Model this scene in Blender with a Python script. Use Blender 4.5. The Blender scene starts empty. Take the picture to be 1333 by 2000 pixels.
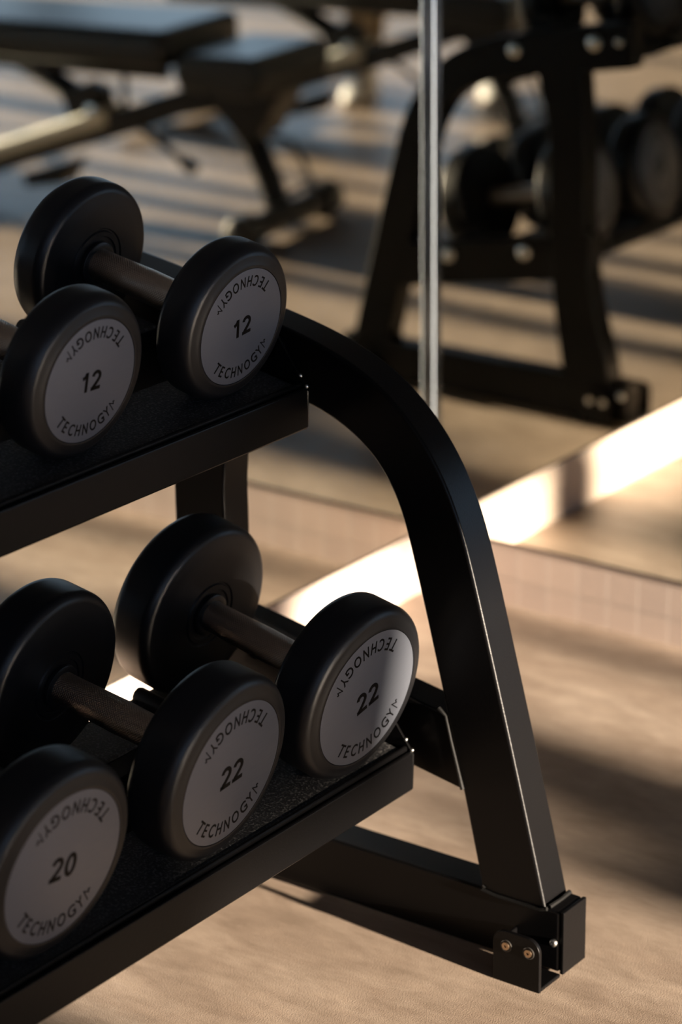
import bpy, bmesh, math, random
from mathutils import Vector, Matrix
random.seed(7)
PI = math.pi
C = bpy.context.scene.collection
SC = bpy.context.scene
S = 1.2                     # the drawing units below times S are metres

# ------------------------------------------------------------------ camera
F_PX = 5131.8
yaw, pitch, roll = 0.63683, 0.34218, -0.01258
CAM = Vector((-2.35722, -1.61357, 1.11033))
fw = Vector((math.cos(pitch)*math.cos(yaw), math.cos(pitch)*math.sin(yaw), -math.sin(pitch)))
rt = fw.cross(Vector((0, 0, 1))).normalized(); up = rt.cross(fw)
r2 = rt*math.cos(roll)+up*math.sin(roll); u2 = up*math.cos(roll)-rt*math.sin(roll)
cd = bpy.data.cameras.new('camera'); cam = bpy.data.objects.new('camera', cd); C.objects.link(cam)
M3 = Matrix((r2, u2, -fw)).transposed()
cam.matrix_world = Matrix.Translation(CAM*S) @ M3.to_4x4()
cd.sensor_fit = 'HORIZONTAL'; cd.sensor_width = 24.0; cd.lens = F_PX*24.0/1333.0
cd.clip_start = .05; cd.clip_end = 100
cd.dof.use_dof = True; cd.dof.focus_distance = 2.08*S; cd.dof.aperture_fstop = 3.3; cd.dof.aperture_blades = 0
SC.camera = cam

# ------------------------------------------------------------------ light and exposure
w = bpy.data.worlds.new('world'); SC.world = w; w.use_nodes = True
bg = w.node_tree.nodes['Background']; bg.inputs[0].default_value = (.42, .58, .85, 1); bg.inputs[1].default_value = 3.6
SUN_AZ, SUN_EL = .06, math.radians(9.0)     # travels towards +Y with a little +X
sl = bpy.data.lights.new('sun', 'SUN'); sun = bpy.data.objects.new('sun', sl); C.objects.link(sun)
sl.energy = 34; sl.color = (1, .83, .65); sl.angle = math.radians(1.1)
sd = Vector((SUN_AZ, 1, -math.tan(SUN_EL)*math.hypot(1, SUN_AZ))).normalized()
sun.rotation_euler = sd.to_track_quat('-Z', 'Y').to_euler(); sun.location = (-3, -9, 4)
SC.view_settings.view_transform = 'Standard'; SC.view_settings.look = 'None'
SC.view_settings.gamma = 1; SC.view_settings.use_curve_mapping = False
SC.view_settings.exposure = 0.0
SC.cycles.max_bounces = 10; SC.cycles.diffuse_bounces = 4; SC.cycles.glossy_bounces = 8
SC.cycles.caustics_reflective = False; SC.cycles.caustics_refractive = False
SC.cycles.sample_clamp_indirect = 4; SC.cycles.use_denoising = True

XW, YW, HC = -4.8, -5.0, 2.3         # window wall left, sun wall, ceiling height
def portal(name, loc, rot, sx, sy):
    l = bpy.data.lights.new(name, 'AREA'); l.shape = 'RECTANGLE'; l.size = sx*S; l.size_y = sy*S
    l.cycles.is_portal = True
    o = bpy.data.objects.new(name, l); o.location = Vector(loc)*S; o.rotation_euler = rot; C.objects.link(o)
portal('portal_tall', (-3.75, YW+.02, 1.5), (PI/2, 0, 0), 1.9, 1.3)
portal('portal_side', (XW+.02, -3.9, 1.3), (0, -PI/2, 0), 1.7, 2.0)
portal('portal_low', (-2.4, YW+.02, .40), (PI/2, 0, 0), 4.6, .78)

# ------------------------------------------------------------------ materials
def mat(name, col, rough=.5, metal=0., bump=None, spec=None, coat=0):
    m = bpy.data.materials.new(name); m.use_nodes = True; nt = m.node_tree
    b = nt.nodes['Principled BSDF']
    b.inputs['Base Color'].default_value = (*col, 1); b.inputs['Roughness'].default_value = rough
    b.inputs['Metallic'].default_value = metal
    if spec is not None: b.inputs['Specular IOR Level'].default_value = spec
    if coat: b.inputs['Coat Weight'].default_value = coat; b.inputs['Coat Roughness'].default_value = .3
    if bump:
        sc, st, dist = bump
        tc = nt.nodes.new('ShaderNodeTexCoord'); n = nt.nodes.new('ShaderNodeTexNoise')
        n.inputs['Scale'].default_value = sc; n.inputs['Detail'].default_value = 3
        nt.links.new(tc.outputs['Object'], n.inputs['Vector'])
        bp = nt.nodes.new('ShaderNodeBump'); bp.inputs['Strength'].default_value = st; bp.inputs['Distance'].default_value = dist
        nt.links.new(n.outputs['Fac'], bp.inputs['Height']); nt.links.new(bp.outputs[0], b.inputs['Normal'])
    return m
def ramp(nt, src, stops):
    r = nt.nodes.new('ShaderNodeValToRGB'); e = r.color_ramp.elements
    e[0].position, e[0].color = stops[0][0], (*stops[0][1], 1)
    e[1].position, e[1].color = stops[-1][0], (*stops[-1][1], 1)
    for p, c in stops[1:-1]: x = e.new(p); x.color = (*c, 1)
    nt.links.new(src, r.inputs[0]); return r
def mixc(nt, a, b, fac, mode='MIX'):
    m = nt.nodes.new('ShaderNodeMix'); m.data_type = 'RGBA'; m.blend_type = mode
    for s, v in ((m.inputs[0], fac), (m.inputs[6], a), (m.inputs[7], b)):
        if hasattr(v, 'is_linked'): nt.links.new(v, s)
        elif isinstance(v, (int, float)): s.default_value = v
        else: s.default_value = (*v, 1)
    return m.outputs[2]

def floor_mat():
    m = mat('vinyl_floor', (.4, .3, .2), .42); nt = m.node_tree; b = nt.nodes['Principled BSDF']
    tc = nt.nodes.new('ShaderNodeTexCoord')
    mp = nt.nodes.new('ShaderNodeMapping'); mp.inputs['Scale'].default_value = (14, 5.0, 1); mp.inputs['Rotation'].default_value = (0, 0, .12)
    nt.links.new(tc.outputs['Object'], mp.inputs[0])
    n1 = nt.nodes.new('ShaderNodeTexNoise'); n1.inputs['Scale'].default_value = 1; n1.inputs['Detail'].default_value = 9; n1.inputs['Roughness'].default_value = .66
    n1.inputs['Distortion'].default_value = .7; nt.links.new(mp.outputs[0], n1.inputs['Vector'])
    r1 = ramp(nt, n1.outputs['Fac'], [(.30, (.255, .195, .150)), (.44, (.31, .24, .187)), (.56, (.36, .285, .225)), (.72, (.45, .365, .295))])
    # short dark and light dashes of the print
    mp2 = nt.nodes.new('ShaderNodeMapping'); mp2.inputs['Scale'].default_value = (46, 15, 1); nt.links.new(tc.outputs['Object'], mp2.inputs[0])
    n2 = nt.nodes.new('ShaderNodeTexNoise'); n2.inputs['Scale'].default_value = 1; n2.inputs['Detail'].default_value = 9; n2.inputs['Roughness'].default_value = .7; nt.links.new(mp2.outputs[0], n2.inputs['Vector'])
    r2_ = ramp(nt, n2.outputs['Fac'], [(.34, (.84, .83, .81)), (.5, (1, 1, 1)), (.66, (1.13, 1.13, 1.12))])
    c = mixc(nt, r1.outputs[0], r2_.outputs[0], 1.0, 'MULTIPLY')
    bk = nt.nodes.new('ShaderNodeTexBrick'); bk.inputs['Scale'].default_value = 1
    mp3 = nt.nodes.new('ShaderNodeMapping'); mp3.inputs['Rotation'].default_value = (0, 0, PI/2); mp3.inputs['Location'].default_value = (.11, .07, 0)
    nt.links.new(tc.outputs['Object'], mp3.inputs[0]); nt.links.new(mp3.outputs[0], bk.inputs['Vector'])
    bk.inputs['Brick Width'].default_value = 1.25; bk.inputs['Row Height'].default_value = .19; bk.inputs['Mortar Size'].default_value = .0003
    bk.inputs['Color1'].default_value = (1, 1, 1, 1); bk.inputs['Color2'].default_value = (.88, .87, .86, 1); bk.inputs['Mortar'].default_value = (.85, .83, .8, 1)
    c = mixc(nt, c, bk.outputs['Color'], 1.0, 'MULTIPLY')
    nt.links.new(c, b.inputs['Base Color'])
    # woven emboss
    wv = nt.nodes.new('ShaderNodeTexNoise'); wv.inputs['Scale'].default_value = 650; wv.inputs['Detail'].default_value = 2; nt.links.new(tc.outputs['Object'], wv.inputs['Vector'])
    bp = nt.nodes.new('ShaderNodeBump'); bp.inputs['Strength'].default_value = .35; bp.inputs['Distance'].default_value = .0008
    nt.links.new(wv.outputs['Fac'], bp.inputs['Height']); nt.links.new(bp.outputs[0], b.inputs['Normal'])
    return m
def tile_mat(rotz):
    m = mat('plinth_tiles', (.6, .54, .47), .38); nt = m.node_tree; b = nt.nodes['Principled BSDF']
    tc = nt.nodes.new('ShaderNodeTexCoord'); sep = nt.nodes.new('ShaderNodeSeparateXYZ'); nt.links.new(tc.outputs['Object'], sep.inputs[0])
    cmb = nt.nodes.new('ShaderNodeCombineXYZ')
    nt.links.new(sep.outputs['X' if rotz == 0 else 'Y'], cmb.inputs[0]); nt.links.new(sep.outputs['Z'], cmb.inputs[1])
    bk = nt.nodes.new('ShaderNodeTexBrick'); bk.offset = 0; bk.inputs['Scale'].default_value = 1
    mp = nt.nodes.new('ShaderNodeMapping'); mp.inputs['Location'].default_value = (.004, .0096, 0); nt.links.new(cmb.outputs[0], mp.inputs[0]); nt.links.new(mp.outputs[0], bk.inputs['Vector'])
    bk.inputs['Brick Width'].default_value = .0466; bk.inputs['Row Height'].default_value = .0466; bk.inputs['Mortar Size'].default_value = .0012; bk.inputs['Mortar Smooth'].default_value = .6
    bk.inputs['Color1'].default_value = (.62, .51, .44, 1); bk.inputs['Color2'].default_value = (.55, .455, .40, 1); bk.inputs['Mortar'].default_value = (.62, .54, .48, 1)
    nt.links.new(bk.outputs['Color'], b.inputs['Base Color'])
    bp = nt.nodes.new('ShaderNodeBump'); bp.invert = True; bp.inputs['Strength'].default_value = .8; bp.inputs['Distance'].default_value = .0015
    nt.links.new(bk.outputs['Fac'], bp.inputs['Height']); nt.links.new(bp.outputs[0], b.inputs['Normal'])
    return m
def knurl_mat():
    m = mat('knurled_steel', (.58, .49, .41), .30, 1.0); nt = m.node_tree; b = nt.nodes['Principled BSDF']
    tc = nt.nodes.new('ShaderNodeTexCoord')
    sep = nt.nodes.new('ShaderNodeSeparateXYZ'); nt.links.new(tc.outputs['Object'], sep.inputs[0])
    at = nt.nodes.new('ShaderNodeMath'); at.operation = 'ARCTAN2'; nt.links.new(sep.outputs[0], at.inputs[0]); nt.links.new(sep.outputs[2], at.inputs[1])
    hs = []
    for sgn in (1, -1):
        a = nt.nodes.new('ShaderNodeMath'); a.operation = 'MULTIPLY'; a.inputs[1].default_value = 34*sgn; nt.links.new(at.outputs[0], a.inputs[0])
        k = nt.nodes.new('ShaderNodeMath'); k.operation = 'MULTIPLY_ADD'; k.inputs[1].default_value = 2100; nt.links.new(sep.outputs[1], k.inputs[0]); nt.links.new(a.outputs[0], k.inputs[2])
        s = nt.nodes.new('ShaderNodeMath'); s.operation = 'SINE'; nt.links.new(k.outputs[0], s.inputs[0]); hs.append(s)
    mx = nt.nodes.new('ShaderNodeMath'); mx.operation = 'MAXIMUM'; nt.links.new(hs[0].outputs[0], mx.inputs[0]); nt.links.new(hs[1].outputs[0], mx.inputs[1])
    bp = nt.nodes.new('ShaderNodeBump'); bp.inputs['Strength'].default_value = .5; bp.inputs['Distance'].default_value = .0004
    nt.links.new(mx.outputs[0], bp.inputs['Height']); nt.links.new(bp.outputs[0], b.inputs['Normal'])
    return m
def mat_rubber_mat():
    m = mat('speckled_mat', (.01, .01, .011), .6); nt = m.node_tree; b = nt.nodes['Principled BSDF']
    tc = nt.nodes.new('ShaderNodeTexCoord'); n = nt.nodes.new('ShaderNodeTexNoise'); n.inputs['Scale'].default_value = 420; n.inputs['Detail'].default_value = 2
    nt.links.new(tc.outputs['Object'], n.inputs['Vector'])
    r = ramp(nt, n.outputs['Fac'], [(.52, (.006, .006, .007)), (.66, (.075, .073, .072))]); nt.links.new(r.outputs[0], b.inputs['Base Color'])
    bp = nt.nodes.new('ShaderNodeBump'); bp.inputs['Strength'].default_value = .8; bp.inputs['Distance'].default_value = .0012
    nt.links.new(n.outputs['Fac'], bp.inputs['Height']); nt.links.new(bp.outputs[0], b.inputs['Normal'])
    return m
def plate_mat():
    m = mat('brushed_plate', (.15, .165, .20), .42, .4); nt = m.node_tree; b = nt.nodes['Principled BSDF']
    tc = nt.nodes.new('ShaderNodeTexCoord'); mp = nt.nodes.new('ShaderNodeMapping'); mp.inputs['Scale'].default_value = (40, 40, 900)
    nt.links.new(tc.outputs['Object'], mp.inputs[0]); n = nt.nodes.new('ShaderNodeTexNoise'); n.inputs['Scale'].default_value = 1; nt.links.new(mp.outputs[0], n.inputs['Vector'])
    r = ramp(nt, n.outputs['Fac'], [(.3, (.38,)*3), (.7, (.47,)*3)]); nt.links.new(r.outputs[0], b.inputs['Roughness'])
    return m
POWDER = mat('black_powder_coat', (.0018, .0017, .0019), .34, 0, (520, .22, .0006), .15)
RUBBER = mat('black_urethane', (.007, .0072, .0085), .42, 0, (1500, .08, .0003), .3)
WELD = mat('painted_weld', (.004, .004, .004), .6, 0, (500, .4, .0008), .15)
PLATE = plate_mat(); LETTER = mat('engraved_letter', (.0025, .002, .002), .5, 0, None, .08)
KNURL = knurl_mat(); MATM = mat_rubber_mat()
STEEL = mat('zinc_bolt', (.62, .62, .6), .28, 1.); BRONZE = mat('bronze_bolt', (.42, .30, .20), .35, 1.)
MIRROR = mat('mirror_glass', (.80, .80, .74), 0., 1.)
CHROME = mat('brushed_trim', (.40, .46, .52), .16, 1.)
DARK = mat('dark_gap', (.012, .011, .01), .6)
FLOOR = floor_mat(); WALL = mat('painted_wall', (.32, .30, .27), .8, 0, (90, .1, .001)); CEIL = mat('ceiling_paint', (.22, .21, .2), .9)
VINYL = mat('bench_vinyl', (.008, .009, .010), .34, 0, (300, .2, .0008), .4); BFRAME = mat('bench_paint', (.005, .005, .006), .3, 0, None, .3)
ALU = mat('satin_aluminium', (.72, .73, .68), .45, .3)
GRIPM = mat('plastic_grip', (.01, .01, .01), .5)
FRAMEM = mat('window_frame_paint', (.04, .04, .04), .4)

# ------------------------------------------------------------------ mesh helpers
def finish(name, bm, m, parent=None, smooth=35, scale=True):
    me = bpy.data.meshes.new(name)
    bmesh.ops.recalc_face_normals(bm, faces=bm.faces)
    bm.to_mesh(me); bm.free()
    if smooth:
        for p in me.polygons: p.use_smooth = len(p.vertices) <= 8
        me.set_sharp_from_angle(angle=math.radians(smooth))
    for x in (m if isinstance(m, (list, tuple)) else [m]): me.materials.append(x)
    o = bpy.data.objects.new(name, me); C.objects.link(o)
    if parent is not None: o.parent = parent
    if m in (POWDER, VINYL, BFRAME):
        wn = o.modifiers.new('weighted', 'WEIGHTED_NORMAL'); wn.keep_sharp = True
    return o
def bev(bm, edges, r, seg=2, clamp=True):
    bm.normal_update()
    if edges: bmesh.ops.bevel(bm, geom=edges, offset=r, segments=seg, profile=.5, affect='EDGES', clamp_overlap=clamp)
def box(bm, a, b, r=0, seg=2, M=None):
    x0, y0, z0 = a; x1, y1, z1 = b
    vs = [bm.verts.new(v) for v in ((x0,y0,z0),(x1,y0,z0),(x1,y1,z0),(x0,y1,z0),(x0,y0,z1),(x1,y0,z1),(x1,y1,z1),(x0,y1,z1))]
    fs = [bm.faces.new([vs[i] for i in q]) for q in ((0,3,2,1),(4,5,6,7),(0,1,5,4),(1,2,6,5),(2,3,7,6),(3,0,4,7))]
    if r:
        es = list({e for f in fs for e in f.edges}); 
        bm.normal_update()
        res = bmesh.ops.bevel(bm, geom=es, offset=r, segments=seg, profile=.5, affect='EDGES', clamp_overlap=True)
        vs = list({v for f in res['faces'] for v in f.verts} | {v for v in vs if v.is_valid})
    if M is not None: bmesh.ops.transform(bm, matrix=M, verts=[v for v in vs if v.is_valid])
def prism(bm, poly, x0, x1, r=0, seg=2, clamp=True):
    """poly in (y, z), extruded from x0 to x1, the long rims rounded by r"""
    A = [bm.verts.new((x0, y, z)) for y, z in poly]; B = [bm.verts.new((x1, y, z)) for y, z in poly]
    n = len(poly); fa = bm.faces.new(A); fb = bm.faces.new(B[::-1])
    for i in range(n): bm.faces.new((A[i], B[i], B[(i+1) % n], A[(i+1) % n]))
    if r: bev(bm, list(set(fa.edges) | set(fb.edges)), r, seg, clamp)
def tube(bm, pts, rad, seg=12, caps=True, sx=1.0):
    pts = [Vector(p) for p in pts]; rings = []; n = len(pts); prev = None
    for i, p in enumerate(pts):
        t = (pts[min(i+1, n-1)]-pts[max(i-1, 0)]).normalized()
        if prev is None:
            a = Vector((0, 0, 1)) if abs(t.z) < .9 else Vector((1, 0, 0)); prev = t.cross(a).normalized()
        prev = (prev - t*prev.dot(t)).normalized(); b = t.cross(prev)
        rr = rad[i] if isinstance(rad, (list, tuple)) else rad
        rings.append([bm.verts.new(p+prev*math.cos(2*PI*k/seg)*rr*sx+b*math.sin(2*PI*k/seg)*rr) for k in range(seg)])
    for i in range(n-1):
        for k in range(seg): bm.faces.new((rings[i][k], rings[i][(k+1) % seg], rings[i+1][(k+1) % seg], rings[i+1][k]))
    if caps: bm.faces.new(rings[0][::-1]); bm.faces.new(rings[-1])
def lathe_y(bm, prof, seg=96, close=False):
    """prof list of (y, radius), revolved about local Y"""
    rings = []
    for y, r in prof:
        if r < 1e-6: rings.append([bm.verts.new((0, y, 0))])
        else: rings.append([bm.verts.new((r*math.cos(2*PI*k/seg), y, r*math.sin(2*PI*k/seg))) for k in range(seg)])
    for a, b in zip(rings, rings[1:]):
        for k in range(seg):
            k2 = (k+1) % seg
            if len(a) == 1 and len(b) == 1: continue
            if len(a) == 1: bm.faces.new((a[0], b[k2], b[k]))
            elif len(b) == 1: bm.faces.new((a[k], a[k2], b[0]))
            else: bm.faces.new((a[k], a[k2], b[k2], b[k]))
def thing(name, label, cat, loc=(0, 0, 0), rot=(0, 0, 0), group=None):
    o = bpy.data.objects.new(name, None); C.objects.link(o); o.location = loc; o.rotation_euler = rot
    o.empty_display_size = .05; o['label'] = label; o['category'] = cat
    if group: o['group'] = group
    return o
def struct(o, label=None):
    o['kind'] = 'structure'
    if label: o['label'] = label
    return o
def sbox(name, a, b, m, label, r=0):
    bm = bmesh.new(); box(bm, a, b, r); return struct(finish(name, bm, m, smooth=0), label)

# ------------------------------------------------------------------ the room
HB = .0773
sbox('floor', (XW-.1, YW-.1, -.05), (.1, .1, 0), FLOOR, 'light brown vinyl plank floor striped by low sun')
sbox('ceiling', (XW-.1, YW-.1, HC), (.1, .1, HC+.06), CEIL, 'plain grey ceiling')
sbox('wall_back', (XW-.1, .006, 0), (.1, .1, HC), WALL, 'wall carrying the mirror behind the rack')
sbox('wall_right', (.006, YW-.1, 0), (.1, .006, HC), WALL, 'wall carrying the right-hand mirror')
# mirrors: two sheets of glass above the tiled plinth
MT = 2.0
mb = bmesh.new(); box(mb, (XW, 0, HB), (0.0, .0055, MT)); mA = struct(finish('trim_1', mb, MIRROR, smooth=0), 'wall mirror behind the dumbbell rack')
mb = bmesh.new(); box(mb, (0, -4.9, HB), (.0055, 0.0055, MT)); mBm = struct(finish('trim_2', mb, MIRROR, smooth=0), 'wall mirror on the right of the corner')
mb = bmesh.new(); box(mb, (XW, -.0008, HB-.0026), (0, .004, HB)); struct(finish('trim_3', mb, DARK, smooth=0), 'dark channel under the back mirror')
mb = bmesh.new(); box(mb, (-.0008, -4.9, HB-.0026), (.004, 0, HB)); struct(finish('trim_4', mb, DARK, smooth=0), 'dark channel under the right mirror')
sbox('baseboard_back', (XW, .001, 0), (.003, .006, HB-.003), tile_mat(0), 'sunlit pale tiled plinth below the back mirror')
sbox('baseboard_right', (.001, -4.9, 0), (.006, .003, HB-.003), tile_mat(1), 'pinkish tiled plinth below the right mirror')
# corner trim: rounded metal strip standing in the corner
mb = bmesh.new(); t = .0088
arc = [(-t, 0), (-t, -t+.0022), (-t+.0007, -t+.0008), (-t+.0022, -t), (0, -t), (0, 0)]
A = [mb.verts.new((x, y, HB)) for x, y in arc]; B = [mb.verts.new((x, y, MT)) for x, y in arc]
mb.faces.new(A); mb.faces.new(B[::-1])
for i in range(len(arc)): mb.faces.new((A[i], B[i], B[(i+1) % len(arc)], A[(i+1) % len(arc)]))
struct(finish('trim_5', mb, CHROME, smooth=20), 'slim brushed metal strip standing in the mirrored corner')
# sun wall (Y = YW): low strip of glazing between posts, with an added opaque screen above to cut the sunlight
ZH = .088+math.tan(SUN_EL)*math.hypot(1, SUN_AZ)*(-YW)
XH0, XH1 = -.69+SUN_AZ*YW, -.36+SUN_AZ*YW      # bay left open higher in the added screen, so sun reaches the leg
sbox('wall_front', (-2.75, YW-.1, ZH+.19), (.1, YW, HC), WALL, 'wall above the low strip window')
sbox('trim_14', (XW-.1, YW-.1, 2.15), (-2.75, YW, HC), WALL, 'lintel over the tall windows')
for i, (x0, x1) in enumerate([(-4.9, -4.75), (-4.13, -4.07), (-3.45, -3.39), (-2.81, -2.75)]):
    sbox('trim_%d' % (15+i), (x0, YW-.08, 0), (x1, YW, 2.15), FRAMEM, 'post between the tall windows')
sbox('trim_13', (-.50+SUN_AZ*YW, YW-.06, 0), (-.355+SUN_AZ*YW, YW, .74), FRAMEM, 'unseen panel added in the low strip window to shade the floor')  # added blocker, out of view, casts a dark band on the floor
sbox('trim_11', (-2.75, YW-.06, ZH), (XH0, YW, ZH+.19), FRAMEM, 'unseen screen added to cut the sunlight, long left run')  # added screens keep direct sun low on the rack and mirror
sbox('trim_12', (XH1, YW-.06, ZH), (.1, YW, ZH+.19), FRAMEM, 'unseen screen added to cut the sunlight, right run')
# unseen posts set to stripe the sun: intervals of shade given where the shadow meets the mirror wall (Y = 0)
SH = [(-.065, -.02), (-.385, -.25), (-1.03, -.95), (-1.31, -1.23), (-1.46, -1.39), (-1.62, -1.58), (-1.86, -1.74), (-2.1, -2.03), (-2.4, -2.25), (-2.75, -2.55), (-3.3, -3.1), (-3.9, -3.6), (.26, .34), (.5, .56)]
k = 1
for a, b in SH:
    x0, x1 = a+SUN_AZ*YW, b+SUN_AZ*YW
    if x1 > 0 or x0 < -2.75: continue
    bm = bmesh.new(); box(bm, (x0, YW-.06, 0), (x1, YW, ZH)); struct(finish('window_%d' % k, bm, FRAMEM, smooth=0), 'unseen dark post of the low strip window, placed to stripe the sunlight'); k += 1
sbox('wall_left', (XW-.1, -2.9, 0), (XW, .1, HC), WALL, 'plain wall at the far left side')
sbox('trim_20', (XW-.1, YW-.1, 0), (XW, -2.9, .45), WALL, 'low wall under the side window')
sbox('trim_21', (XW-.1, YW-.1, 2.15), (XW, -2.9, HC), WALL, 'lintel over the side window')
for i, y0 in enumerate([-4.97, -3.95, -2.95]):
    sbox('trim_%d' % (22+i), (XW-.1, y0, .45), (XW-.02, y0+.05, 2.15), FRAMEM, 'post of the side window')

# ------------------------------------------------------------------ dumbbell rack
XI, W_ = -.6858, .0365         # inner face of the end frame, tube width
TH = .195
av = Vector((0, math.cos(TH), math.sin(TH))); nv = Vector((0, -math.sin(TH), math.cos(TH)))
LOW = Vector((0, -.45957, .1761)); UPP = Vector((0, -.35444, .47862))
rack = thing('dumbbell_rack', 'black two-tier steel dumbbell rack with curved end frame standing by the mirrored corner', 'rack', (-1.4, -.36, 0))
def rpart(name, bm, m, parent=None, smooth=35):
    if parent is None:
        o = finish(name, bm, m, None, smooth)
        o.data.transform(Matrix.Translation((1.4, .36, 0))); o.parent = rack
    else:
        o = finish(name, bm, m, None, smooth)
        o.data.transform(Matrix.Translation((1.4, .36, 0))); o.parent = parent
    return o
outer = [(-.5850, .056), (-.5672, .130), (-.5496, .195), (-.5282, .2754), (-.5112, .339), (-.5050, .3605), (-.4985, .379), (-.4905, .4005), (-.4790, .423), (-.4640, .4445), (-.4470, .4640), (-.4274, .4805), (-.4100, .4920), (-.3915, .5010), (-.3700, .5092), (-.3480, .5158), (-.3230, .5222), (-.290, .5285), (-.24, .5375), (-.18, .548), (-.128, .5565)]
inner = [(-.128, .4935), (-.18, .485), (-.24, .4765), (-.29, .4685), (-.325, .4630), (-.3461, .459), (-.3646, .4535), (-.3810, .4465), (-.3960, .4375), (-.4090, .4275), (-.4200, .4165), (-.4300, .402), (-.4385, .385), (-.4445, .3665), (-.4500, .346), (-.4626, .2980), (-.4843, .2162), (-.5016, .1477), (-.5186, .070), (-.522, .056)]
def hsmooth(pts, n=2):
    for _ in range(n):
        q = [pts[0]]
        for i in range(1, len(pts)-1): q.append(tuple((pts[i-1][j]+2*pts[i][j]+pts[i+1][j])/4 for j in (0, 1)))
        q.append(pts[-1]); pts = q
    return pts
def catmull(pts, m=3):
    o = []
    for i in range(len(pts)-1):
        p0, p1, p2, p3 = pts[max(i-1, 0)], pts[i], pts[i+1], pts[min(i+2, len(pts)-1)]
        for j in range(m):
            t = j/m
            o.append(tuple(.5*(2*p1[k]+(p2[k]-p0[k])*t+(2*p0[k]-5*p1[k]+4*p2[k]-p3[k])*t*t+(3*p1[k]-p0[k]-3*p2[k]+p3[k])*t**3) for k in (0, 1)))
    o.append(pts[-1]); return o
outer = catmull(hsmooth(outer)); inner = catmull(hsmooth(inner))
rear_f = catmull([(-.272, .475), (-.2575, .42), (-.2505, .37), (-.2505, .32), (-.2480, .24), (-.2400, .15), (-.229, .088), (-.2235, .056)])
rear_b = catmull([(-.1485, .056), (-.1540, .09), (-.1700, .14), (-.186, .215), (-.1935, .30), (-.1940, .36), (-.1985, .43), (-.204, .49)])
def bolt(name, m, p, nx, r, parent, h=.005, domed=True):
    """round bolt head on a face whose outward normal is +-X"""
    bm = bmesh.new()
    pr = [(0, r), (h*.5, r*.97), (h*.85, r*.75), (h, r*.45), (h, r*.32), (h*.45, r*.28), (h*.45, 0)] if domed else [(0, r), (h, r), (h, r*.36), (h*.2, r*.34), (h*.2, 0)]
    lathe_y(bm, pr, 24)
    bmesh.ops.transform(bm, matrix=Matrix.Translation(p) @ Matrix.Rotation(-PI/2 if nx > 0 else PI/2, 4, 'Z'), verts=bm.verts)
    return rpart(name, bm, m, parent)
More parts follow.
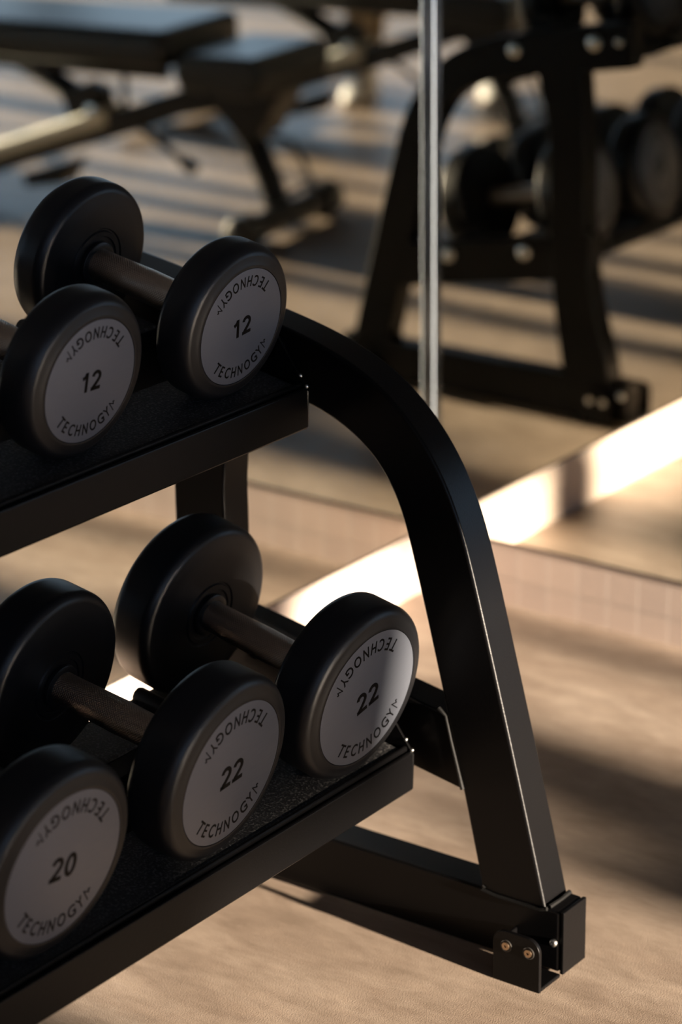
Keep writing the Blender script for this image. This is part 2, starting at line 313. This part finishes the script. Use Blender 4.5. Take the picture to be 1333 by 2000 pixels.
def end_frame(x0, x1, sgn):
    """x0 the face towards the shelves, x1 the outer face; sgn = +1 when outer is +X"""
    lo, hi = min(x0, x1), max(x0, x1)
    bm = bmesh.new(); prism(bm, outer+inner, lo, hi, .0030, 4, False); leg = rpart('curved_leg', bm, POWDER)
    bm = bmesh.new(); prism(bm, rear_f+rear_b, lo+.0003, hi-.0003, .0028, 4, False); rear = rpart('rear_leg', bm, POWDER)
    bm = bmesh.new(); box(bm, (lo, -.5985, .0035), (hi, -.1235, .0602), .0026, 3); rail = rpart('base_rail', bm, POWDER)
    s = .175
    y0, y1 = -.505, -.185
    tz = lambda y: .2164+s*(y+.451)
    bm = bmesh.new(); prism(bm, [(y0, tz(y0)), (y1, tz(y1)), (y1, tz(y1)-.0625), (y0, tz(y0)-.0625)], lo+.0012, hi-.0012, .0025, 3); mem = rpart('cross_member', bm, POWDER)
    for y0_, y1_ in ((-.6028, -.5993), (-.1227, -.1192)):
        bm = bmesh.new(); box(bm, (lo+.0002, y0_, .0025), (hi-.0002, y1_, .0605), .0008, 2); rpart('end_cap', bm, POWDER)
    # weld beads
    xi = x0-sgn*.0004
    bm = bmesh.new(); tube(bm, [(xi, -.5240, .0625), (xi-sgn*.0008, -.5215, .0590), (xi-sgn*.001, -.535, .0575), (xi-sgn*.001, -.56, .0578), (xi-sgn*.001, -.580, .0585), (xi-sgn*.0005, -.5868, .0605)], .0018, 8); rpart('weld_bead', bm, WELD, leg)
    bm = bmesh.new(); tube(bm, [(x0+sgn*.002, -.5872, .0612), ((lo+hi)/2, -.5885, .0618), (x1-sgn*.002, -.5872, .0612)], [.0022, .0018, .0022], 8); rpart('weld_bead', bm, WELD, leg)
    bm = bmesh.new(); tube(bm, [(xi, -.477, .2155), (xi-sgn*.0008, -.4845, .2105), (xi-sgn*.001, -.490, .190), (xi-sgn*.001, -.4985, .160), (xi-sgn*.0005, -.5015, .1475)], [.0020, .0013, .0013, .0015, .002], 8); rpart('weld_bead', bm, WELD, mem)
    # foot brackets on both faces at both ends
    for face in (0, 1):
        xf = x0 if face == 0 else x1
        d = -sgn if face == 0 else sgn             # outward
        for fy, dy in ((-.6005, 1), (-.1215, -1)):
            # vertical plate standing off the rail, rounded upper corner, with a floor flange
            xp = xf+d*.0300 if face == 0 else xf+d*.0130
            xq = xp+d*.0040 if face == 0 else xp+d*.003
            L_ = .046
            if face: fy = -.585 if dy > 0 else -.137
            c = [(fy+dy*L_, 0), (fy, 0), (fy, .036)]
            for k_ in range(1, 7):
                a_ = k_/6*PI/2; c.append((fy+dy*(.012-.012*math.cos(a_)), .036+.012*math.sin(a_)))
            c += [(fy+dy*(L_-.012), .048)]
            for k_ in range(1, 5):
                a_ = k_/4*PI/2; c.append((fy+dy*(L_-.012+.012*math.sin(a_)), .036+.012*math.cos(a_)))
            if dy < 0: c = c[::-1]
            bm = bmesh.new(); prism(bm, c, min(xp, xq), max(xp, xq), .0009, 2)
            box(bm, (min(xp, xf+d*.0002), min(fy, fy+dy*L_), 0), (max(xp, xf+d*.0002), max(fy, fy+dy*L_), .0034), .0006, 1)
            ye = fy+dy*L_; box(bm, (min(xp, xf+d*.0003), min(ye, ye-dy*.003), 0), (max(xp, xf+d*.0003), max(ye, ye-dy*.003), .034), .0005, 1)
            br = rpart('foot_bracket', bm, POWDER)
            for q_, zz in ((.0105, .0350), (.0325, .0350)):
                # dark disc painted as the shade inside the bolt hole, bolt head on top
                bm = bmesh.new(); lathe_y(bm, [(0, .0056), (.0005, .0056), (.0007, .0052), (.0005, .0047), (.0002, .0043), (0.0001, 0)], 28)
                bmesh.ops.transform(bm, matrix=Matrix.Translation((xq, fy+dy*q_, zz)) @ Matrix.Rotation(-PI/2 if d > 0 else PI/2, 4, 'Z'), verts=bm.verts)
                rpart('hole_shade', bm, DARK, br)
                bolt('bolt', BRONZE if face == 0 else STEEL, (xq+d*.0002, fy+dy*q_, zz), d, .0034 if face == 0 else .005, br, .0016, False)
            bolt('bolt', STEEL, (xf, (-.5935 if dy > 0 else -.1285), .0305 if face == 0 else .043), d, .0036 if face == 0 else .0058, rail, .003)
    # big shelf bolts on the outer face
    for y, z, rr in ((-.308, .503, .0100), (-.1826, .524, .0105), (-.1443, .5285, .006)):
        bolt('bolt', STEEL, (x1, y, z), sgn, rr, leg, .005)
    for y, z, rr in ((-.4153, .2035, .0100), (-.2896, .2245, .0105)):
        bolt('bolt', STEEL, (x1-sgn*.0012, y, z), sgn, rr, mem, .005)
end_frame(XI, XI+W_, 1)
XE = -2.28
end_frame(XE, XE-W_, -1)

XT = -.700                     # end of the shelf trays
def tp(L, a, n, x=0):
    v = L+av*a+nv*n; return Vector((x, v.y, v.z))
def tray(L, depth):
    # folded sheet: front face with rolled bead, bed, raised rear edge
    bm = bmesh.new()
    pr = []
    P = lambda a, n: (lambda v: (v.y, v.z))(tp(L, a, n))
    fy, fz = L.y, L.z
    H = .0355
    pr = [(fy+.0004, fz-H), (fy-.0008, fz-H+.0015), (fy-.0008, fz-.0022), (fy-.0004, fz-.0008), (fy+.0006, fz-.0001), P(.0022, -.0004), P(.0026, -.0034), P(.0048, -.0034)]
    pr += [P(.0050, -.0006), P(.0056, .0012), P(.0066, .0021), P(.0080, .0022), P(.0094, .0010), P(.0100, -.0036), P(.080, -.0036), P(.088, -.016), P(.150, -.016), P(.158, -.0036), P(depth, -.0036), P(depth+.002, -.002), P(depth+.002, -.022), P(.10, -.030), P(.02, -.024)]
    prism(bm, pr, XE+.002, XT, .0006, 2)
    o = rpart('shelf_tray', bm, POWDER, None, 25)
    for a0, a1 in ((.0105, .079), (.159, depth-.002)):
        bm = bmesh.new(); prism(bm, [P(a0, -.0034), P(a0, -.0008), P(a0+.001, 0), P(a1-.001, 0), P(a1, -.0008), P(a1, -.0034)], XE+.006, XT-.006, 0)
        rpart('rubber_mat', bm, MATM, o, 20)
    for xx, s in ((XT, -1), (XE+.002, 1)):
        # end plate climbing steeply from the lip
        bm = bmesh.new()
        e0 = (fy+.006, fz+.006)
        pl = [(fy+.0005, fz-H+.001), (fy-.0006, fz-.003), (fy+.0012, fz+.0004), (fy+.0068, fz+.0076), (fy+.046, fz+.0610), P(.075, .052), P(.10, .020), P(.10, -.028), P(.02, -.024)]
        xa, xb = (xx, xx+.0024) if s < 0 else (xx-.0024, xx)
        prism(bm, pl, xa, xb, .0007, 2); rpart('end_plate', bm, POWDER, o, 25)
        bm = bmesh.new()
        for c_ in (((xa+xb)/2, fy+.0012, fz+.0006), ((xa+xb)/2, fy+.0075, fz+.0088)):
            bmesh.ops.create_icosphere(bm, subdivisions=2, radius=.0019, matrix=Matrix.Translation(c_))
        rpart('weld_spot', bm, STEEL, o)
        for a_ in (.045, .175):
            bm = bmesh.new(); c0 = tp(L, a_, .0185); x_o = XI if s < 0 else XE
            tube(bm, [(xx, c0.y, c0.z), (x_o, c0.y, c0.z)], .008, 16); rpart('spacer', bm, POWDER, o)
    return o
tl = tray(LOW, .209); tu = tray(UPP, .203)
def bumper(L, a, x, parent):
    bm = bmesh.new(); p = tp(L, a, 0, x)
    pts = [p-av*.04, p-av*.004, p-av*.001, p]
    tube(bm, pts, [.0078, .0078, .0068, .0045], 16); rpart('rubber_stop', bm, GRIPM, parent)

# ------------------------------------------------------------------ lettering
def glyph(ch, size, bold=0.):
    cu = bpy.data.curves.new('g', 'FONT'); cu.body = ch; cu.size = size; cu.align_x = 'CENTER'; cu.offset = bold; cu.resolution_u = 3
    o = bpy.data.objects.new('g', cu); C.objects.link(o)
    bpy.context.view_layer.update()
    me = bpy.data.meshes.new_from_object(o.evaluated_get(bpy.context.evaluated_depsgraph_get()))
    bpy.data.objects.remove(o); bpy.data.curves.remove(cu)
    V = [v.co.copy() for v in me.vertices]; Fs = [tuple(p.vertices) for p in me.polygons]; bpy.data.meshes.remove(me)
    x0, x1 = min(v.x for v in V), max(v.x for v in V); y0, y1 = min(v.y for v in V), max(v.y for v in V)
    return [(v.x, v.y) for v in V], Fs, (x0, x1, y0, y1)
def stroke(pts, wd):
    V, Fs = [], []
    for (a, b) in zip(pts, pts[1:]):
        a = Vector(a); b = Vector(b); d = (b-a).normalized(); n = Vector((-d.y, d.x))*wd/2; a2 = a-d*wd*.3; b2 = b+d*wd*.3
        i = len(V); V += [tuple(a2-n), tuple(b2-n), tuple(b2+n), tuple(a2+n)]; Fs.append((i, i+1, i+2, i+3))
    return V, Fs, (min(v[0] for v in V), max(v[0] for v in V), 0, 1)
GL = {}
for ch in 'TECHNOGY': GL[ch] = glyph(ch, 1.0, .011)
GL['M'] = stroke([(-.33, 0), (-.16, .66), (.10, .30), (.24, .46), (.34, .40)], .085)
def thick(pts, wd):
    """ribbon of width wd along a smooth line, as quads"""
    V, Fs = [], []; n = len(pts)
    for i, p in enumerate(pts):
        a, b = Vector(pts[max(i-1, 0)]), Vector(pts[min(i+1, n-1)]); d = (b-a).normalized(); m = Vector((-d.y, d.x))*wd/2; p = Vector(p)
        V += [tuple(p-m), tuple(p+m)]
    for i in range(n-1): Fs.append((2*i, 2*i+2, 2*i+3, 2*i+1))
    return V, Fs
def digit(c):
    W = .125
    arc = lambda cx, cy, rx, ry, a0, a1, k=14: [(cx+rx*math.cos(math.radians(a0+(a1-a0)*i/k)), cy+ry*math.sin(math.radians(a0+(a1-a0)*i/k))) for i in range(k+1)]
    parts = []
    if c == '1': parts = [[(.07, 0), (.07, .70)], [(-.13, .50), (-.04, .54), (.03, .60), (.055, .69)]]
    if c == '2': parts = [arc(0, .475, .165, .165, 172, -22)+[(.10, .33), (0, .215), (-.10, .12), (-.155, .03)], [(-.225, .0575), (.225, .0575)]]
    if c == '0': parts = [arc(0, .35, .155, .29, 0, 360, 28)]
    if c == '8': parts = [arc(0, .51, .13, .13, 0, 360, 20), arc(0, .20, .16, .145, 0, 360, 20)]
    V, Fs = [], []
    for p in parts:
        v, f = thick(p, W); o = len(V); V += v; Fs += [tuple(i+o for i in q) for q in f]
    return V, Fs, (-.22, .22, 0, .7)
def lettering_mesh(number, rp, which):
    """flat lettering in the XZ plane facing -Y (front), centre at origin"""
    bm = bmesh.new()
    def put(g, f):
        V, Fs, _ = g; vs = [bm.verts.new(f(x, y)) for x, y in V]
        for q in Fs:
            try: bm.faces.new([vs[i] for i in q])
            except ValueError: pass
    cap = .70                                    # cap height of the built-in face at size 1
    hgt = .185*rp; sc = hgt/cap; r0 = .885*rp    # baseline radius
    word = 'TECHNOGYM'; ang = [-47, -35.5, -23.5, -11.5, 0.5, 13.5, 26.5, 37.5, 48.5]
    for flip in ([0] if which == 'word' else []):
        for ch, a in zip(word, ang):
            g = GL[ch]; cx = (g[2][0]+g[2][1])/2; th = math.radians(a)
            up_ = .66/.70 if ch == 'M' else 1
            wd = g[2][1]-g[2][0]; want = {'T': .50, 'E': .34, 'C': .48, 'H': .44, 'N': .46, 'O': .58, 'G': .55, 'Y': .46, 'M': .52}[ch]
            def f(x, y, cx=cx, th=th, wd=wd, want=want, flip=flip):
                lx = (x-cx)/wd*want*sc*.95; ly = y*sc
                r = r0-ly
                # position at angle th from straight down, letter tops towards the centre
                px = r*math.sin(th)+lx*math.cos(th); pz = -r*math.cos(th)+lx*math.sin(th)
                if flip: px, pz = -px, -pz
                return (px, 0, pz)
            put(g, f)
    ng = [digit(c) for c in number]; nh = .325*rp; s2 = nh/.70; tot = 0; adv = .60
    for i, g in enumerate(ng if which == 'number' else []):
        ox = (i-(len(ng)-1)/2)*.54
        put(g, lambda x, y, ox=ox: ((x+ox)*s2, 0, (y-.35)*s2))
    # a hair of thickness
    r = bmesh.ops.extrude_face_region(bm, geom=bm.faces[:])
    bmesh.ops.translate(bm, verts=[v for v in r['geom'] if isinstance(v, bmesh.types.BMVert)], vec=(0, -.00022, 0))
    return bm
# ------------------------------------------------------------------ dumbbells
def head_profile(R, W, rp, fa, fr, ba, br):
    e = .0098
    p = [(.0012, 0), (.0012, rp+.0003), (.0002, rp+.0006), (0, rp+.0012), (.0006, rp+(R-e-rp)*.45), (.0022, R-e)]
    for k in range(1, 11):
        t = k/10*PI/2; p.append((.0022+(fa-.0010)*(1-math.cos(t)), R-e+e*math.sin(t)))
    p.append((W*.55, R))
    e2 = .0088
    for k in range(0, 11):
        t = k/10*PI/2; p.append((W-.0018-.0095+.0095*math.sin(t), R-e2+e2*math.cos(t)))
    p.append((W-.0006, R-.0145))
    p += [(W+.0002, R*.70), (W+.0002, .0300), (W-.0008, .0292), (W-.0008, .0280), (W+.0006, .0272), (W+.0006, .0235), (W-.0006, .0228), (W-.0006, .0135), (W-.0006, 0)]
    return p
SPEC = {'22': dict(R=.0776, W=.0470, G=.1245, rp=.0602, fa=.0118, fr=.0180, ba=.0140, br=.0112),
        '12': dict(R=.0666, W=.0388, G=.1182, rp=.0492, fa=.0150, fr=.0150, ba=.0125, br=.0112)}
SPEC['20'] = SPEC['22']; SPEC['18'] = SPEC['22']; SPEC['14'] = SPEC['12']; SPEC['10'] = SPEC['12']
CACHE = {}
def make_dumbbell(number, label, L, X, s, ps, rollf, group):
    sp = SPEC[number]; R, W, G, rp = sp['R'], sp['W'], sp['G'], sp['rp']
    base = tp(L, s, 0, X)
    t = thing('dumbbell', label, 'dumbbell', base, (0, 0, 0), group)
    t.rotation_euler = (Matrix.Rotation(TH, 3, 'X') @ Matrix.Rotation(-ps, 3, 'Z')).to_euler()
    key = id(sp)
    if key not in CACHE:
        bm = bmesh.new(); lathe_y(bm, head_profile(R, W, rp, sp['fa'], sp['fr'], sp['ba'], sp['br'])); h = finish('head', bm, RUBBER, None, 40); C.objects.unlink(h)
        bm = bmesh.new(); lathe_y(bm, [(.0011, 0), (.0002, 0), (.0002, rp-.0008), (.0004, rp), (.0011, rp)][1:]); p = finish('number_plate', bm, PLATE, None, 30); C.objects.unlink(p)
        bm = bmesh.new(); lathe_y(bm, [(-.002, 0.0), (-.002, .0135), (G*.12, .0133), (G*.5, .0142), (G*.88, .0133), (G+.002, .0135), (G+.002, 0)], 48); hd = finish('handle', bm, KNURL, None, 40); C.objects.unlink(hd)
        bm = bmesh.new(); lathe_y(bm, [(0, .0190), (.0028, .0188), (.0036, .0178), (.0036, .0134)], 48); cl = finish('collar', bm, RUBBER, None, 40); C.objects.unlink(cl)
        CACHE[key] = (h.data, p.data, hd.data, cl.data)
    for k_, w_ in (((number, 'n'), 'number'), ((key, 'w'), 'word')):
        if k_ not in CACHE:
            o = finish(w_, lettering_mesh(number, rp, w_), LETTER, None, 0); C.objects.unlink(o); CACHE[k_] = o.data
    hm, pm, hdm, clm = CACHE[key]
    Z = R-.003+.003
    def add(name, me, loc, rot, parent):
        o = bpy.data.objects.new(name, me); C.objects.link(o); o.parent = parent; o.location = loc; o.rotation_euler = rot; return o
    Lt = 2*W+G
    for y, rz, rr in ((0, 0, rollf), (Lt, PI, rollf+.3)):
        add('head', hm, (0, y, Z), (0, 0, rz), t)
        pl = add('number_plate', pm, (0, y, Z), (0, 0, 0), t)
        pl.rotation_euler = (Matrix.Rotation(rz, 3, 'Z') @ Matrix.Rotation(-rr, 3, 'Y')).to_euler()
        pl['label'] = 'grey brushed end plate'
        add('number', CACHE[(number, 'n')], (0, .0002, 0), (0, 0, 0), pl)
        add('wordmark', CACHE[(key, 'w')], (0, .0002, 0), (0, 0, 0), pl); add('wordmark', CACHE[(key, 'w')], (0, .0002, 0), (0, PI, 0), pl)
    add('handle', hdm, (0, W, Z), (0, 0, 0), t)
    add('collar', clm, (0, W, Z), (0, 0, 0), t); add('collar', clm, (0, W+G, Z), (0, 0, PI), t)
    return t
GL_, GU_ = 'dumbbells on the lower shelf', 'dumbbells on the upper shelf'
D = [('22', 'black round dumbbell marked 22 on the lower shelf, next to the curved leg', LOW, -.7738, .0077, .030, .27, GL_),
     ('22', 'black round dumbbell marked 22 on the lower shelf, between the 20 and the other 22', LOW, -.9487, .0090, -.038, .06, GL_),
     ('20', 'black round dumbbell marked 20 on the lower shelf, cut by the left picture edge', LOW, -1.1378, .0105, -.005, -.14, GL_),
     ('20', 'black round dumbbell fourth from the curved leg, lower shelf, seen in the mirror', LOW, -1.316, .009, .01, .1, GL_),
     ('18', 'black round dumbbell fifth from the curved leg, lower shelf, at the mirror view\'s right edge', LOW, -1.492, .009, 0, .3, GL_),
     ('12', 'smaller dumbbell marked 12 on the upper shelf, next to the curved end frame', UPP, -.7775, .0187, .015, .14, GU_),
     ('12', 'smaller dumbbell marked 12 on the upper shelf, second from the end frame', UPP, -.9587, .0188, .006, -.02, GU_),
     ('10', 'small black dumbbell third from the end frame, upper shelf, seen in the mirror', UPP, -1.139, .0188, 0, .2, GU_),
     ('10', 'small black dumbbell fourth from the end frame, upper shelf, top right of the mirror', UPP, -1.318, .0188, 0, .0, GU_)]
for d in D:
    make_dumbbell(*d)
    bumper(d[2], .2125 if d[2] is LOW else .224, d[3]-(.0372 if d[2] is LOW else .0294), tl if d[2] is LOW else tu)

# ------------------------------------------------------------------ benches (seen only in the mirrors)
def make_bench(label, loc, rz):
    t = thing('weight_bench', label, 'bench', loc, (0, 0, rz), 'adjustable benches in front of the mirror')
    def part(name, bm, m, parent=t, smooth=40): return finish(name, bm, m, parent, smooth)
    bm = bmesh.new(); box(bm, (-.14, .16, .298), (.14, .86, .368), .02, 4); part('back_pad', bm, VINYL)
    bm = bmesh.new(); prism(bm, [(-.03, .300), (-.02, .262), (.02, .256), (.14, .268), (.15, .300), (.13, .330), (-.01, .332)], -.13, .13, .012, 3); part('seat_pad', bm, VINYL)
    bm = bmesh.new(); prism(bm, [(-.02, .258), (.13, .268), (.11, .215), (.055, .165), (.03, .175)], -.05, .05, .006, 2); part('seat_bracket', bm, BFRAME)
    bm = bmesh.new(); pts = [(0, .80, .030), (0, .615, .078), (0, .47, .128), (0, .336, .175), (0, .16, .238)]
    prism(bm, [(.82, .045), (.62, .100), (.47, .152), (.336, .198), (.15, .262), (.13, .222), (.30, .160), (.47, .104), (.62, .052), (.82, .008)], -.032, .032, .006, 3); part('main_beam', bm, BFRAME)
    bm = bmesh.new(); prism(bm, [(.82, .022), (.62, .072), (.47, .124), (.35, .166), (.35, .206), (.47, .164), (.62, .112), (.82, .057)], -.037, .037, .012, 4, False); part('ladder_track', bm, ALU)
    bm = bmesh.new(); tube(bm, [(0, .33, .20), (0, .33, .30)], .006, 8); part('pad_pin', bm, BFRAME)
    bm = bmesh.new(); lp = catmull([(.18, .262), (.128, .240), (.087, .195), (.057, .150), (.03, .09), (.012, .035)], 4)
    tube(bm, [(0, y, z) for y, z in lp], .024, 12, True, 1.0); part('front_leg', bm, BFRAME)
    bm = bmesh.new(); tube(bm, [(-.165, .0, .030), (.165, .0, .030)], .024, 16); f = part('front_foot', bm, BFRAME)
    for s in (-1, 1):
        bm = bmesh.new(); tube(bm, [(s*.125, 0, .031), (s*.17, 0, .031), (s*.178, 0, .031)], [.031, .031, .02], 16); part('foot_cap', bm, GRIPM, f)
    bm = bmesh.new(); tube(bm, [(-.20, .82, .030), (.20, .82, .030)], .024, 16); part('rear_foot', bm, BFRAME)
    bm = bmesh.new(); tube(bm, [(0, .60, .295), (0, .512, .255), (0, .479, .238), (0, .381, .186)], .022, 12); part('support_strut', bm, BFRAME)
    bm = bmesh.new(); lathe_y(bm, [(0, .016), (.004, .015), (.006, .008), (.006, 0)], 20); bmesh.ops.transform(bm, matrix=Matrix.Translation((-.036, .381, .19)) @ Matrix.Rotation(PI/2, 4, 'Z'), verts=bm.verts); part('bolt', bm, STEEL)
    bm = bmesh.new(); prism(bm, [(.36, .195), (.44, .17), (.46, .215), (.40, .245), (.37, .235)], -.02, .02, .004, 2); part('adjuster_plate', bm, BFRAME)
    bm = bmesh.new(); tube(bm, [(0, .335, .185), (0, .283, .155), (-.02, .19, .110)], .007, 8); lv = part('lever', bm, BFRAME)
    bm = bmesh.new(); tube(bm, [(-.018, .20, .114), (-.022, .175, .104), (-.023, .168, .101)], [.012, .013, .006], 12); part('lever_grip', bm, GRIPM, lv)
    bm = bmesh.new(); tube(bm, [(.03, .055, .165), (.075, .030, .150), (.085, .010, .115), (.080, -.012, .075), (.03, .01, .060)], .006, 8); part('carry_handle', bm, BFRAME)
    bm = bmesh.new(); prism(bm, [(.43, .10), (.55, .062), (.54, .035), (.46, .050)], -.03, .03, .006, 2); part('wheel_bracket', bm, BFRAME)
    bm = bmesh.new()
    for s in (-1, 1): box(bm, (s*.06-.01, .20, .27), (s*.06+.01, .80, .30), .003)
    part('pad_rail', bm, BFRAME)
    return t
brz = math.atan2(.148, .989)+PI
b1 = make_bench('black padded adjustable bench seen in the mirror, nearest the rack', (-1.305, -1.2115, 0), brz)
b2 = make_bench('black padded bench in the mirror, farther from the rack beside the photographer', (-2.12, -1.2225, 0), brz)

# ------------------------------------------------------------------ photographer (feet seen in the mirror)
SHIRT = mat('shirt_cloth', (.10, .11, .13), .85); TROUS = mat('trouser_cloth', (.42, .32, .21), .85, 0, (200, .3, .001))
SHOE = mat('white_sneaker', (.78, .77, .74), .5); SOLE = mat('brown_sole', (.12, .07, .04), .6); SKIN = mat('skin', (.52, .34, .25), .5); HAIR = mat('hair', (.03, .022, .018), .6)
EYE = mat('eye_white', (.8, .8, .78), .2); IRIS = mat('iris', (.05, .03, .02), .2); LIP = mat('lip', (.42, .2, .17), .5)
def skin_mesh(name, verts, edges, m, parent, sub=2, root=0):
    me = bpy.data.meshes.new(name); me.from_pydata([v[:3] for v in verts], edges, []); o = bpy.data.objects.new(name, me); C.objects.link(o)
    sk = o.modifiers.new('skin', 'SKIN'); sk.use_smooth_shade = True
    for i, v in enumerate(verts):
        me.skin_vertices[0].data[i].radius = (v[3], v[4] if len(v) > 4 else v[3]); me.skin_vertices[0].data[i].use_root = (i == root)
    ss = o.modifiers.new('sub', 'SUBSURF'); ss.levels = sub; ss.render_levels = sub
    bpy.context.view_layer.update()
    m2 = bpy.data.meshes.new_from_object(o.evaluated_get(bpy.context.evaluated_depsgraph_get())); bpy.data.objects.remove(o)
    for p in m2.polygons: p.use_smooth = True
    m2.materials.clear(); m2.materials.append(m); o = bpy.data.objects.new(name, m2); C.objects.link(o); o.parent = parent; return o
person = thing('person', 'standing person in white sneakers and tan trousers, feet and shins seen in the mirror', 'person', (-2.55, -1.76, 0), (0, 0, math.radians(36)-PI/2))
# local frame: +Y is the way the person faces, heights for a 1.42 unit figure
V = []; E = []
def ch(pts, start=None):
    prev = start
    for p in pts:
        V.append(p)
        if prev is not None: E.append((prev, len(V)-1))
        prev = len(V)-1
    return prev
pel = ch([(0, 0, .73, .115, .075)])
chest = ch([(0, .005, .83, .105, .07), (0, .0, .95, .12, .08), (0, -.005, 1.08, .135, .08)], pel)
neck = ch([(0, 0, 1.17, .05, .045), (0, .005, 1.215, .043)], chest)
head_ = ch([(0, .018, 1.27, .058, .066), (0, .015, 1.34, .066, .078), (0, .008, 1.385, .052, .06)], neck)
HANDS = []
for s in (-1, 1):
    a = ch([(s*.135, -.005, 1.12, .05), (s*.175, -.01, 1.05, .043), (s*.195, -.02, .86, .034), (s*.20, .02, .70, .025), (s*.20, .03, .655, .020, .026), (s*.20, .034, .625, .014, .03)], chest)
    l = ch([(s*.075, 0, .66, .078), (s*.10, .005, .52, .066), (s*.12, .01, .39, .05), (s*.13, 0, .27, .048), (s*.14, -.005, .10, .030), (s*.142, .0, .045, .030)], pel)
    for k, (dy, ln, r_) in enumerate(((.024, .052, .0078), (.010, .060, .0080), (-.004, .056, .0078), (-.017, .044, .0068))):
        HANDS.append((s, [(s*.200, .034+dy*.6, .630, .008), (s*.200, .036+dy, .600, r_), (s*.196, .040+dy, .600-ln*.5, r_*.92), (s*.188, .044+dy, .600-ln, r_*.8)]))
    HANDS.append((s, [(s*.197, .045, .652, .010), (s*.190, .066, .625, .009), (s*.186, .072, .600, .0082), (s*.184, .072, .582, .007)]))
n0 = len(V)
for s, f in HANDS:
    # fingers root inside the palm vertex of that arm
    root_ = min(range(n0), key=lambda i: (Vector(V[i][:3])-Vector((s*.20, .034, .625))).length)
    ch(f[1:], root_)
skin_mesh('body', V, E, SKIN, person)
def pp(name, bm, m, parent=person): return finish(name, bm, m, parent, 60)
# clothes follow the body
tv = [(0, 0, .735, .125, .085)]; te = []
V, E = [], []
pel = ch([(0, 0, .735, .124, .086)])
for s in (-1, 1): ch([(s*.075, 0, .66, .088), (s*.10, .005, .52, .078), (s*.12, .01, .39, .062), (s*.132, 0, .25, .058), (s*.141, -.005, .10, .047), (s*.142, -.003, .062, .046)], pel)
skin_mesh('trousers', V, E, TROUS, person)
V, E = [], []
ro = ch([(0, 0, .72, .13, .088)]); cc = ch([(0, .005, .83, .118, .083), (0, .0, .95, .13, .09), (0, -.005, 1.08, .145, .09)], ro)
ch([(0, 0, 1.165, .058, .052)], cc)
for s in (-1, 1): ch([(s*.135, -.005, 1.12, .059), (s*.175, -.01, 1.05, .052), (s*.186, -.014, .96, .045)], cc)
skin_mesh('shirt', V, E, SHIRT, person)
bm = bmesh.new(); bmesh.ops.create_uvsphere(bm, u_segments=24, v_segments=16, radius=1, matrix=Matrix.Translation((0, -.002, 1.362)) @ Matrix.Diagonal((.072, .082, .062, 1)))
bmesh.ops.delete(bm, geom=[v for v in bm.verts if v.co.z < 1.33 and v.co.y > .0 or v.co.z < 1.31 or (v.co.y > .05 and v.co.z < 1.38)], context='VERTS'); pp('hair', bm, HAIR)
bm = bmesh.new(); tube(bm, [(0, .076, 1.335), (0, .092, 1.308), (0, .084, 1.298)], [.006, .011, .007], 10); pp('nose', bm, SKIN)
bm = bmesh.new(); tube(bm, [(-.02, .077, 1.275), (0, .083, 1.274), (.02, .077, 1.275)], [.002, .0055, .002], 8); pp('mouth', bm, LIP)
for s in (-1, 1):
    bm = bmesh.new(); bmesh.ops.create_uvsphere(bm, u_segments=14, v_segments=10, radius=.0115, matrix=Matrix.Translation((s*.027, .070, 1.328))); e_ = pp('eye', bm, EYE)
    bm = bmesh.new(); bmesh.ops.create_uvsphere(bm, u_segments=12, v_segments=8, radius=.0058, matrix=Matrix.Translation((s*.027, .0768, 1.328))); pp('iris', bm, IRIS, e_)
    bm = bmesh.new(); bmesh.ops.create_uvsphere(bm, u_segments=12, v_segments=8, radius=1, matrix=Matrix.Translation((s*.069, .01, 1.318)) @ Matrix.Diagonal((.007, .013, .022, 1))); pp('ear', bm, SKIN)
    # sneaker: lofted upper over a sole, turned out a little
    M = Matrix.Translation((s*.143, 0, 0)) @ Matrix.Rotation(-s*.12, 4, 'Z')
    sec = [(-.065, .022, .052), (-.05, .030, .074), (-.01, .033, .080), (.03, .034, .066), (.07, .038, .050), (.11, .040, .040), (.145, .034, .032), (.165, .018, .024)]
    bm = bmesh.new(); prev = None
    for y, hw, ht in sec:
        ring = [bm.verts.new((hw*math.cos(a), y, .012+(ht-.012)*max(0, math.sin(a))**.8 if math.sin(a) > 0 else .012)) for a in [PI*k/10 for k in range(11)]]
        if prev:
            for k in range(10): bm.faces.new((prev[k], prev[k+1], ring[k+1], ring[k]))
            bm.faces.new((prev[10], prev[0], ring[0], ring[10]))
        else: bm.faces.new(ring)
        prev = ring
    bm.faces.new(prev[::-1]); bmesh.ops.transform(bm, matrix=M, verts=bm.verts); sh = pp('sneaker', bm, SHOE)
    bm = bmesh.new(); out = [(hw+.002, y) for y, hw, ht in sec]+[(-hw-.002, y) for y, hw, ht in sec[::-1]]
    a_ = [bm.verts.new((x, y, 0)) for x, y in out]; b_ = [bm.verts.new((x, y, .0125)) for x, y in out]
    bm.faces.new(a_[::-1]); bm.faces.new(b_)
    for i in range(len(out)): bm.faces.new((a_[i], a_[(i+1) % len(out)], b_[(i+1) % len(out)], b_[i]))
    bmesh.ops.transform(bm, matrix=M, verts=bm.verts); pp('sole', bm, SOLE, sh)
    for k in range(4):
        bm = bmesh.new(); y = .035+.016*k; z = .066-.0042*k; tube(bm, [(-.016, y, z-.003), (0, y, z+.002), (.016, y, z-.003)], .0024, 6); bmesh.ops.transform(bm, matrix=M, verts=bm.verts); pp('lace', bm, SHOE, sh)


# ------------------------------------------------------------------ to metres
bpy.context.view_layer.update()
done = set(); SM = Matrix.Scale(S, 4)
for o in C.objects:
    if o.type in ('MESH', 'EMPTY'):
        if o.type == 'MESH' and o.data.name not in done:
            o.data.transform(SM); done.add(o.data.name)
        o.location = o.location*S
